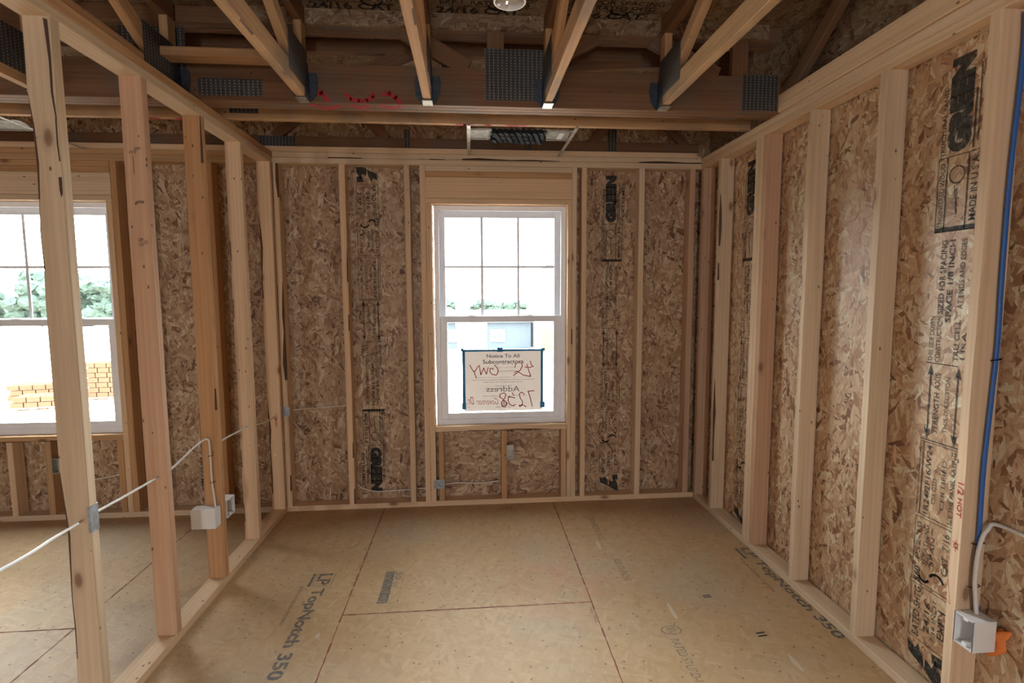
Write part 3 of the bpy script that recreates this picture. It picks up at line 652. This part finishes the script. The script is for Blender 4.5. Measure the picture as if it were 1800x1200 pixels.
# red spray on the girder edges
def spray(O, parent, spans):
    for (a, b, y0_, y1_) in spans:
        F = Flat(O, (1, 0, 0), (0, 1, 0)); F.line([(a, y0_), ((a+b)/2, y1_), (b, y0_)], .03); F.build('red_spray_mark', IRS, parent)
spray((0, -.93, ZT-.0012), g1, [(.52, .66, .035, .09), (.72, .80, .03, .07), (.86, .96, .03, .055)])
for P_, T_ in (([(.52, .02), (.55, .04), (.58, .045), (.61, .01)], .022), ([(.70, .04), (.72, .018), (.76, .010), (.80, .014), (.83, .03), (.83, .05)], .018), ([(.88, .045), (.91, .05), (.94, .03), (.96, .008)], .022)):
    F = Flat((0, -.9325, ZT), (1, 0, 0), (0, 0, 1)); F.line(P_, T_); F.build('red_spray_mark', IRS, g1)
spray((0, -.65, ZT-.0012), g2, [(1.24, 1.32, .02, .02), (1.40, 1.42, .02, .01), (1.52, 1.62, .02, .005), (-.50, -.36, .02, .01), (-.26, -.14, .02, .01)])
F = Flat((1.55, SY-.004, .44), (1, 0, 0), (0, 0, 1)); F.line([(-.02, .03), (.08, .036)], .010); F.line([(.0, .0), (-.015, .02)], .012); F.build('orange_spray_mark', IOS, wb)

# ------------------------------------------------------------------ notice on the window
PY = .0715
ns = empty('notice_sign', (1.53, PY, .9))
boxes('paper_sheet', [(1.246, 1.818, PY, PY+.0006, .672, 1.120)], PAP, ns)
TP = [(1.238, 1.826, 1.108, 1.123), (1.238, 1.258, .690, 1.109), (1.806, 1.826, .690, 1.109), (1.49, 1.53, 1.104, 1.134), (1.232, 1.262, .688, .735), (1.802, 1.836, .69, .735), (1.228, 1.25, 1.11, 1.132), (1.812, 1.836, 1.11, 1.128)]
for a, b, c, d in TP:
    boxes('blue_tape', [(a, b, PY-.0012 if b-a < .05 and d-c < .06 else PY-.0007, PY-.0002, c, d)], TAPE, ns)
def NZ(zx, zy): return (1.240+(zx-262)/(1093-262)*.582, 1.121-(zy-395)/(1040-395)*.449)
def nt(F, txt, x0, y0, x1, y1, **k):
    a, b = NZ(x0, y1); c, d = NZ(x1, y0); F.text(txt, a, b, c, d, **k)
F = Flat((0, PY-.001, 0), (1, 0, 0), (0, 0, 1))
nt(F, 'Notice To All', 510, 443, 848, 480, bold=.015); nt(F, 'Subcontractors', 470, 500, 890, 542, bold=.015)
u, v = NZ(682, 962); F.arc(u, v, .018, -2.2, 3.6, .004); F.arc(u, v-.004, .007, 0, 6.3, .003); F.line([(u-.005, v), (u, v+.012), (u+.012, v+.002)], .003)
for x in (315, ): u, v = NZ(x, 1002); F.rect(u, v, u+.006, v+.006)
F.build('printed_text', IN, ns)
F = Flat((0, PY-.0009, 0), (1, 0, 0), (0, 0, 1))
nt(F, 'Address', 505, 778, 850, 838, mirror=True, bold=.01); nt(F, 'M/I HOMES', 600, 990, 760, 1005, mirror=True)
nt(F, 'Lot #', 585, 545, 780, 556, mirror=True); nt(F, 'Community or Section', 615, 578, 800, 590, mirror=True)
u0, v0 = NZ(495, 804); u1, _ = NZ(855, 804); F.rect(u0, v0, u1, v0+.0015)
nt(F, 'Subcontractor is responsible for delivering material to the address', 385, 680, 970, 692, mirror=True)
nt(F, 'Each subcontractor is responsible for ensuring material is properly put and placed on the jobsite', 360, 702, 1000, 720, mirror=True)
nt(F, 'with the address listed on this notice below', 470, 727, 890, 740, mirror=True)
nt(F, 'House Number', 590, 768, 765, 780, mirror=True); nt(F, 'deliveries to this home address must match the number', 460, 874, 920, 886, mirror=True)
u0, v0 = NZ(610, 635); u1, _ = NZ(800, 635); F.rect(u0, v0, u1, v0+.0012); u0, v0 = NZ(560, 900); u1, _ = NZ(790, 900); F.rect(u0, v0, u1, v0+.0012)
F.build('printed_small_text', ING, ns)
F = Flat((0, PY-.0013, 0), (1, 0, 0), (0, 0, 1))
def zs(*p, t=.0068):
    pts = [NZ(*q) for q in p]; F.line(pts, t)
zs((960, 520), (972, 560), (992, 575), (960, 585), (905, 582)); zs((925, 552), (945, 620), (965, 680))
zs((802, 585), (808, 550), (835, 530), (868, 535), (878, 570), (858, 610), (820, 645), (785, 668)); zs((795, 640), (820, 622), (850, 640), (885, 665), (955, 678), (965, 665))
F.build('red_handwriting', INR, ns); F = Flat((0, PY-.0013, 0), (1, 0, 0), (0, 0, 1))
zs((335, 552), (365, 610), (388, 620), (425, 562)); zs((375, 615), (402, 690)); zs((432, 555), (448, 655), (478, 585), (505, 650), (525, 580))
zs((590, 560), (618, 585), (628, 625), (610, 660), (565, 655), (540, 625), (545, 592), (575, 590), (570, 605)); zs((630, 620), (800, 618), t=.002)
F.build('red_handwriting', INR, ns); F = Flat((0, PY-.0013, 0), (1, 0, 0), (0, 0, 1))
zs((1002, 833), (935, 838)); zs((938, 838), (958, 900), (982, 1000)); zs((900, 870), (870, 845), (845, 865), (855, 905), (880, 950), (870, 990), (850, 1000), (845, 985), (880, 980), (915, 1002))
zs((800, 905), (735, 890)); zs((735, 890), (728, 930), (745, 975), (785, 990), (805, 975)); zs((770, 850), (790, 880))
zs((690, 850), (650, 860), (640, 890), (680, 920), (720, 960), (700, 1000), (665, 990), (660, 950), (695, 905), (705, 865), (690, 850))
F.build('red_handwriting', INR, ns); F = Flat((0, PY-.0013, 0), (1, 0, 0), (0, 0, 1))
nt(F, 'Governor', 400, 905, 625, 970, mirror=True, bold=-.005, shear=.3); nt(F, 'Dr.', 308, 885, 375, 965, mirror=True, shear=.3)
F.build('red_handwriting', INR, ns)
tag(ns, 'white subcontractor notice taped with blue tape inside the lower sash of the middle window', 'sign')

# ------------------------------------------------------------------ electrical
def nailplate(lst, label):
    o = boxes('nail_guard_plate', lst, GN, bev=.0006); return tag(o, label, 'metal plate', 'nail guard plates on studs')
nailplate([(-.001, .0022, -1.852, -1.812, .715, .808), (-.006, .0022, -1.8535, -1.852, .715, .808)], 'metal guard plate on the nearest left partition stud beside the white cable')
nailplate([(1.026, 1.104, -.0035, -.0008, .131, .197)], 'metal guard plate low on the jack stud left under the middle window')
nailplate([(-.002, .048, -.0035, -.0008, .682, .75)], 'metal guard plate on the corner stud at the left end of the back wall')
def ebox(name, x0, x1, y0, y1, z0, z1, open_dir, label, mat=WP):
    """thin-walled device box, open on +x or -x"""
    root = empty(name, ((x0+x1)/2, (y0+y1)/2, z0)); t = .003
    w = [(x0, x1, y0, y0+t, z0, z1), (x0, x1, y1-t, y1, z0, z1), (x0, x1, y0+t, y1-t, z0, z0+t), (x0, x1, y0+t, y1-t, z1-t, z1)]
    w.append((x1-t, x1, y0+t, y1-t, z0+t, z1-t) if open_dir < 0 else (x0, x0+t, y0+t, y1-t, z0+t, z1-t))
    boxes('box_shell', w, mat, root)
    xx = x0+.004 if open_dir < 0 else x1-.004
    L = []
    for zz, s in ((z0+t, 1), (z1-t, -1)):
        L.append((min(xx, xx+.02*-open_dir), max(xx, xx+.02*-open_dir), (y0+y1)/2-.008, (y0+y1)/2+.008, min(zz, zz+.012*s), max(zz, zz+.012*s)))
    boxes('screw_boss', L, mat, root, .002)
    e = .0035
    boxes('rim', [(min(xx, xx+.003*open_dir)-.001, max(xx, xx+.003*open_dir)+.001, y0-.001, y0+e, z0, z1), (min(xx, xx+.003*open_dir)-.001, max(xx, xx+.003*open_dir)+.001, y1-e, y1+.001, z0, z1)], mat, root)
    boxes('back_bracket', [((x0+x1)/2-.01, (x0+x1)/2+.012, y1, y1+.003, z0+.02, z1-.02)], mat, root)
    return tag(root, label, 'electrical box', 'white plastic electrical boxes')
b1 = ebox('electrical_box', -.126, -.008, -.994, -.934, .335, .436, -1, 'white electrical box on the camera side of the orange partition stud')
b2 = ebox('electrical_box', -.070, .006, -.889, -.800, .345, .440, 1, 'white electrical box behind the orange partition stud, opening right')
b3 = ebox('electrical_box', W-.008, W+.072, -2.182, -2.112, .335, .440, -1, 'white electrical box on the nearest right wall stud, open towards the room')
tube('wire_ends', [(W+.055, -2.14, .43), (W+.04, -2.145, .41), (W+.05, -2.15, .38), (W+.035, -2.14, .36)], .003, BK, b3)
for (a, b, c, d, lb) in ((1.553, 1.600, .334, .437, 'small metal outlet box on the centre cripple stud under the middle window'), (-1.524, -1.478, .325, .43, 'small metal outlet box under the left window')):
    root = empty('outlet_box', ((a+b)/2, .02, c))
    boxes('box_shell', [(a, b, .040, .043, c, d), (a, a+.002, 0, .04, c, d), (b-.002, b, 0, .04, c, d), (a, b, 0, .04, c, c+.002), (a, b, 0, .04, d-.002, d)], GB, root)
    boxes('rim', [(a-.002, b+.002, -.003, -.0005, d-.006, d), (a-.002, b+.002, -.003, -.0005, c, c+.006), (a-.002, a+.003, -.003, -.0005, c, d), (b-.003, b+.002, -.003, -.0005, c, d)], GB, root)
    tag(root, lb, 'outlet box', 'metal outlet boxes under the windows')
# cables
GCB = 'white cables'
def cable(pts, label, r=.0045, mat=WC, grp=GCB, **k): return tag(tube('electric_cable', pts, r, mat, **k), label, 'cable', grp)
cable([(.10, -2.9, .86), (.096, -2.3, .826), (.03, -2.05, .79), (-.025, -1.86, .76), (-.03, -1.83, .76), (-.03, -1.6, .755), (-.033, -1.40, .752), (-.033, -1.352, .752), (-.035, -1.28, .755), (-.036, -1.10, .790), (-.037, -1.0, .800), (-.037, -.955, .785), (-.037, -.946, .74), (-.037, -.944, .66), (-.036, -.944, .56), (-.030, -.946, .50), (-.022, -.955, .436)], 'white cable from the left picture edge, through two studs, down to the front box')
cable([(-.035, -.885, .742), (-.03, -.80, .75), (-.034, -.60, .742), (-.036, -.49, .737), (-.036, -.445, .733), (-.038, -.25, .700), (-.040, -.045, .69)], 'white cable running on from the orange partition stud to the corner')
cable([(.05, .06, .715), (.2, .082, .72), (.42, .08, .735)], 'faint cable crossing the first sheathing bay beside the corner guard plate', r=.003)
cable([(.475, .07, .16), (.51, .078, .125), (.60, .082, .095), (.72, .080, .098), (.86, .070, .108)], 'white cable sagging low across the stamped back wall bay')
cable([(.90, .06, .115), (.935, .055, .118), (.965, .05, .12)], 'short white cable between the two studs left of the window', r=.004)
cable([(1.105, .06, .14), (1.2, .07, .145), (1.35, .075, .135), (1.5, .07, .15)], 'white cable under the middle window, left cripple bay')
cable([(-1.06, .06, .30), (-1.25, .07, .262), (-1.45, .06, .23)], 'white cable low in the left room under its window', r=.004)
cable([(W+.050, -2.133, .436), (W+.040, -2.134, .50), (W+.033, -2.134, .56), (W+.038, -2.134, .66), (W+.062, -2.134, .73), (W+.10, -2.16, .755), (W+.13, -2.5, .76)][:5]+[(W+.090, -2.17, .755), (W+.092, -2.5, .73), (W+.085, -2.8, .70)], 'white cable curving down to the box on the nearest right wall stud', r=.0065, flatdir=(0, 1, 0))
tag(tube('blue_cable', [(W+.07, -2.118, 2.38), (W+.074, -2.118, 2.25), (W+.062, -2.118, 1.9), (W+.062, -2.117, 1.58), (W+.066, -2.117, 1.36), (W+.06, -2.117, 1.17), (W+.052, -2.117, .94), (W+.054, -2.117, .72), (W+.052, -2.117, .56), (W+.060, -2.118, .47), (W+.068, -2.12, .442)], .009, BC, flat=.45, flatdir=(0, 1, 0)), 'flat blue cable running down the nearest right wall stud to the box', 'cable')
def staple(z, x, y, lb, wd=.012):
    o = tube('cable_staple', [(x-wd, y+.009, z-.004), (x-wd, y-.004, z), (x, y-.008, z+.002), (x+wd, y-.004, z+.003), (x+wd, y+.009, z+.004)], .0016, BK)
    return tag(o, lb, 'staple', 'cable staples')
staple(1.30, W+.064, -2.121, 'highest dark staple over the blue cable on the right stud'); staple(.68, W+.050, -2.122, 'middle dark staple over the blue and white cables', .016); staple(.53, W+.044, -2.124, 'lowest dark staple above the right electrical box', .016)
staple(.70, -.037, -.944, 'upper staple on the cable of the orange partition stud', .01); staple(.56, -.036, -.944, 'lower staple on the cable of the orange partition stud', .01)
# orange foam
bm = bmesh.new(); bmesh.ops.create_icosphere(bm, subdivisions=3, radius=1)
rd = random.Random(2)
for v in bm.verts:
    n = .8+.25*math.sin(v.co.z*5+v.co.y*3)+rd.uniform(-.05, .05)
    v.co = Vector((v.co.x*.014*n+W+.084, v.co.y*.040*n-2.175-v.co.z*-.022*-1, v.co.z*.070*n+.375))
for f in bm.faces: f.smooth = True
me = bpy.data.meshes.new('foam_blob'); bm.to_mesh(me); bm.free()
tag(link_mesh('foam_blob', me, OR), 'bright orange foam lump on the sheathing behind the right electrical box', 'foam')

# ------------------------------------------------------------------ ceiling fixtures
def round_box():
    cx, cy, z = 1.437, -1.895, 2.462; root = empty('ceiling_box', (cx, cy, z))
    bm = bmesh.new(); n = 40; prof = [(.052, 0), (.054, .002), (.054, .005), (.050, .006), (.050, .022), (.0, .022)]; inner = [(.0, .020), (.0475, .020), (.0475, .0)]
    pr = [(.0475, .0), (.052, 0), (.054, .002), (.054, .006), (.0505, .008), (.0505, .024), (.0005, .024)]; pr2 = [(.0475, 0), (.0475, .020), (.0005, .020)]
    for P_ in (pr, pr2):
        R_ = [[bm.verts.new((cx+r*math.cos(2*math.pi*k/n), cy+r*math.sin(2*math.pi*k/n), z+h)) for k in range(n)] for r, h in P_]
        for a, b in zip(R_, R_[1:]):
            for k in range(n): bm.faces.new((a[k], a[(k+1) % n], b[(k+1) % n], b[k]))
    bmesh.ops.recalc_face_normals(bm, faces=bm.faces)
    me = bpy.data.meshes.new('box_body'); bm.to_mesh(me); bm.free(); attach(link_mesh('box_body', me, WP), root)
    boxes('clamp', [(cx+.012, cx+.020, cy-.02, cy-.012, z+.002, z+.02), (cx-.012, cx-.006, cy-.004, cy+.016, z+.002, z+.02)], GB, root)
    boxes('knockout', [(cx-.004, cx+.010, cy-.008, cy+.006, z+.018, z+.0195)], BK, root)
    boxes('screw_tab', [(cx-.043, cx-.030, cy+.018, cy+.030, z+.002, z+.006), (cx+.030, cx+.043, cy-.030, cy-.018, z+.002, z+.006)], WP, root)
    boxes('hanger_bar', [(1.121, 1.679, cy-.006, cy+.006, z+.0245, z+.028)], GB, root)
    tag(root, 'round white ceiling junction box between two trusses at the top of the picture', 'junction box')
round_box()
def bracket(xl, xr, label, brist=True):
    root = empty('mounting_bracket', ((xl+xr)/2, -.35, ZT))
    for x, dx in ((xl, .0), (xr, .0)):
        boxes('strap', [(x-.0105, x+.0105, -.650, -.002, ZT-.0075, ZT-.005), (x-.007, x-.006, -.610, -.002, ZT-.005, ZT-.001), (x-.006, x+.007, -.655, -.640, ZT-.014, ZT-.0076)], GB, root)
        for yy in (-.63, -.56, -.40, -.012): 
            boxes('screw', [(x-.003, x+.003, yy-.003, yy+.003, ZT-.0105, ZT-.0076)], GB, root)
    bm = bmesh.new(); n = 12; a = []
    for x in (xl+.008, xr-.008):
        a.append([[bm.verts.new((x, -.565+(.18)*i/n, ZT-.0065+.024*math.sin(math.pi*i/n)+dz)) for i in range(n+1)] for dz in (0, .002)])
    for k in (0, 1):
        for i in range(n): bm.faces.new((a[0][k][i], a[1][k][i], a[1][k][i+1], a[0][k][i+1]))
    for i in range(n):
        for s in (0, 1): bm.faces.new((a[s][0][i], a[s][0][i+1], a[s][1][i+1], a[s][1][i]))
    bmesh.ops.recalc_face_normals(bm, faces=bm.faces)
    me = bpy.data.meshes.new('pan'); bm.to_mesh(me); bm.free(); attach(link_mesh('pan', me, GP_), root)
    boxes('pan_lip', [(xl+.008, xr-.008, -.388, -.384, ZT-.010, ZT+.002), (xl+.008, xr-.008, -.567, -.563, ZT-.010, ZT+.002)], GB, root)
    if brist:
        boxes('paper_label', [(xr-.085, xr-.055, -.54, -.42, ZT-.010, ZT-.0085)], WP, root)
        bm = bmesh.new(); rd = random.Random(4)
        x0, x1 = xl+.15, xl+.44
        for row in range(3):
            for i in range(9):
                cx = x0+(x1-x0)*(i+.5*(row % 2))/8.6; cy = -.545+.07*row
                p = [(cx-.018, cy-.036), (cx+.006, cy-.036), (cx+.028, cy+.036), (cx+.004, cy+.036)]
                lo = [bm.verts.new((a_, b_, ZT-.026+rd.uniform(-.004, .004))) for a_, b_ in p]; hi = [bm.verts.new((a_, b_, ZT-.002)) for a_, b_ in p]
                bm.faces.new(lo)
                for k in range(4): bm.faces.new((lo[k], lo[(k+1) % 4], hi[(k+1) % 4], hi[k]))
        for i in range(14):
            s = -1 if i % 2 else 1; xx = x0-.016 if s < 0 else x1+.012; yy = -.57+.19*i/14
            v = [bm.verts.new(q) for q in ((xx-s*.02, yy-.008, ZT-.012), (xx-s*.02, yy+.008, ZT-.012), (xx+s*.022, yy, ZT-.014), (xx-s*.02, yy, ZT-.004))]
            for f in ((0, 1, 2), (0, 2, 3), (1, 3, 2), (0, 3, 1)): bm.faces.new([v[j] for j in f])
        bmesh.ops.recalc_face_normals(bm, faces=bm.faces)
        me = bpy.data.meshes.new('black_guard'); bm.to_mesh(me); bm.free(); attach(link_mesh('black_guard', me, BK), root)
        boxes('guard_plate', [(x0-.01, x1+.01, -.57, -.375, ZT-.014, ZT-.003)], BK, root)
    return tag(root, label, 'bracket', 'metal brackets between truss and wall')
bracket(1.302, 1.918, 'shiny galvanised bracket with a spiky black guard above the middle window')
bracket(-1.82, -1.16, 'plain galvanised bracket above the left window, at the picture edge', False)

# ------------------------------------------------------------------ outdoors
GRD = plain('pale_soil', (.62, .55, .47), .9); SID = plain('blue_siding', (.024, .029, .034), .7); TRM = plain('white_trim', (.8, .8, .8), .6)
ROOF = plain('grey_roof', (.030, .034, .038), .8); LEAF = plain('tree_leaves', (.022, .031, .025), .8); BRK = plain('orange_brick', (.042, .024, .0145), .8); PEACH = plain('peach_door', (.040, .031, .022), .7); GRV = plain('grey_gravel', (.025, .025, .025), .9)
GZ = -3.1
for m_ in (SID, ROOF, LEAF, BRK, PEACH, GRV, GRD): m_.node_tree.nodes['Principled BSDF'].inputs['Specular IOR Level'].default_value = 0
BK.node_tree.nodes['Principled BSDF'].inputs['Roughness'].default_value = .95
BK.node_tree.nodes['Principled BSDF'].inputs['Specular IOR Level'].default_value = .12
g = boxes('ground', [(-160, 120, .6, 160, GZ-.1, GZ)], GRD); tag(g, kind='structure')
h = empty('house', (3, 40, GZ))
boxes('wall', [(-8, 6.4, 40, 48, GZ, -.85)], SID, h)
bm = bmesh.new(); v = [bm.verts.new(p) for p in ((-8.4, 39.6, -.85), (6.6, 39.6, -.85), (6.6, 48, -.85), (-8.4, 48, -.85), (-8.4, 43, .05), (6.6, 43, .05), (6.6, 45, .05), (-8.4, 45, .05))]
for f in ((3, 2, 1, 0), (0, 1, 5, 4), (4, 5, 6, 7), (6, 2, 3, 7), (1, 2, 6, 5), (0, 4, 7, 3)): bm.faces.new([v[i] for i in f])
me = bpy.data.meshes.new('roof'); bm.to_mesh(me); bm.free(); attach(link_mesh('roof', me, ROOF), h)
boxes('corner_trim', [(.25, 2.7, 39.9, 40, GZ, -.85)], TRM, h)
for x in (-.9, 3.0): 
    wnd = boxes('window', [(x, x+1.2, 39.86, 39.98, -2.45, -1.45)], TRM, h); boxes('window_glass', [(x+.2, x+.55, 39.84, 39.86, -2.3, -1.9), (x+.65, x+1.0, 39.84, 39.86, -2.3, -1.9)], SID, wnd)
tag(h, 'low blue-sided house with white trim seen through the middle window', 'house')
h = empty('house', (7.6, 40, GZ))
boxes('wall', [(6.7, 10.5, 38, 46, GZ, 2.6)], TRM, h); boxes('garage_door', [(7.0, 7.8, 37.9, 38, GZ, -1.3)], PEACH, h)
bm = bmesh.new(); v = [bm.verts.new(p) for p in ((6.5, 37.8, 2.6), (10.7, 37.8, 2.6), (8.6, 37.8, 4.2), (6.5, 46, 2.6), (10.7, 46, 2.6), (8.6, 46, 4.2))]
for f in ((0, 1, 2), (5, 4, 3), (0, 2, 5, 3), (2, 1, 4, 5), (1, 0, 3, 4)): bm.faces.new([v[i] for i in f])
me = bpy.data.meshes.new('roof'); bm.to_mesh(me); bm.free(); attach(link_mesh('roof', me, ROOF), h)
tag(h, 'tall white house with a peach garage door at the right of the middle window view', 'house')
# trees
def tree(x, y, r, h, label, grp, seed):
    rd = random.Random(seed); root = empty('tree', (x, y, GZ))
    bm = bmesh.new()
    for k in range(22):
        m = Matrix.Translation((x+rd.uniform(-1.0, 1.0)*r, y+rd.uniform(-.3, .3)*r, GZ+h*rd.uniform(.12, .82))) @ Matrix.Diagonal((r*rd.uniform(.25, .45), r*.45, h*.15*rd.uniform(.7, 1.2), 1))
        bmesh.ops.create_icosphere(bm, subdivisions=3, radius=1, matrix=m)
    for v in bm.verts: v.co += Vector((rd.uniform(-1, 1), rd.uniform(-1, 1), rd.uniform(-1, 1)))*r*.06
    me = bpy.data.meshes.new('foliage'); bm.to_mesh(me); bm.free(); attach(link_mesh('foliage', me, LEAF), root)
    tube('trunk', [(x, y, GZ), (x+.1, y, GZ+h*.3), (x, y, GZ+h*.6)], .25, LT, root)
    return tag(root, label, 'tree', grp)
TL = [(-72, 78, 4.4, 8.2), (-70, 94, 4.6, 10), (-60, 79, 4.4, 7.6), (-57, 110, 4.6, 12.2), (-49, 78, 4.3, 7.4), (-46, 94, 4.4, 7.6)]
TN = ['leftmost tree of the row beyond the field', 'tall tree second from the left in the row beyond the field', 'tree third from the left, beyond the field', 'tallest tree of the row, right of the nearest stud', 'tree behind the right edge of the left window', 'low tree at the right end of the row beyond the field']
for i, (x, y, r, hh) in enumerate(TL): tree(x, y, r, hh, TN[i], 'trees beyond the field', i)
for i, (x, hh, l) in enumerate(((-2.5, 4.4, 'left bush top behind the blue-sided house'), (2.5, 3.9, 'middle bush top behind the blue-sided house'), (8., 4.3, 'right bush top behind the blue-sided house'))):
    tree(x, 72+13*(i % 2), 2.6, hh, l, 'trees behind the houses', 20+i)
# brick stacks on the site
def bricks(x, y, w, hgt, ang, label):
    root = empty('brick_stack', (x, y, GZ)); root.rotation_euler[2] = ang
    L = []
    for k in range(int(hgt/.22)):
        for j in range(int(w/.46)):
            L.append((j*.46+(.1 if k % 2 else 0), j*.46+.42+(.1 if k % 2 else 0), 0, 1.0, .14+k*.22, .34+k*.22))
    o = boxes('bricks', L, BRK); o.parent = root
    p = boxes('pallet', [(0, w, 0, 1, .09, .13)]+[(i*w/3, i*w/3+.1, 0, 1, 0, .09) for i in range(4)], LB); p.parent = root
    return tag(root, label, 'brick stack', 'brick stacks on the building site')
bricks(-15.6, 20.5, 2.6, 1.6, .1, 'full orange brick stack outside, beside the nearest stud in the left window')
bricks(-18.4, 20.0, 2.2, .7, .25, 'low half-used orange brick stack outside at the left window')
bricks(-17.0, 18.4, 1.9, .45, .25, 'lowest broken row of orange bricks outside, in front of the others')
o = boxes('gravel_pile', [(-17.2, -11, 13.5, 17.0, GZ, GZ+.05)], GRV); tag(o, 'grey gravel strip on the ground below the left window', 'gravel', kind='stuff')
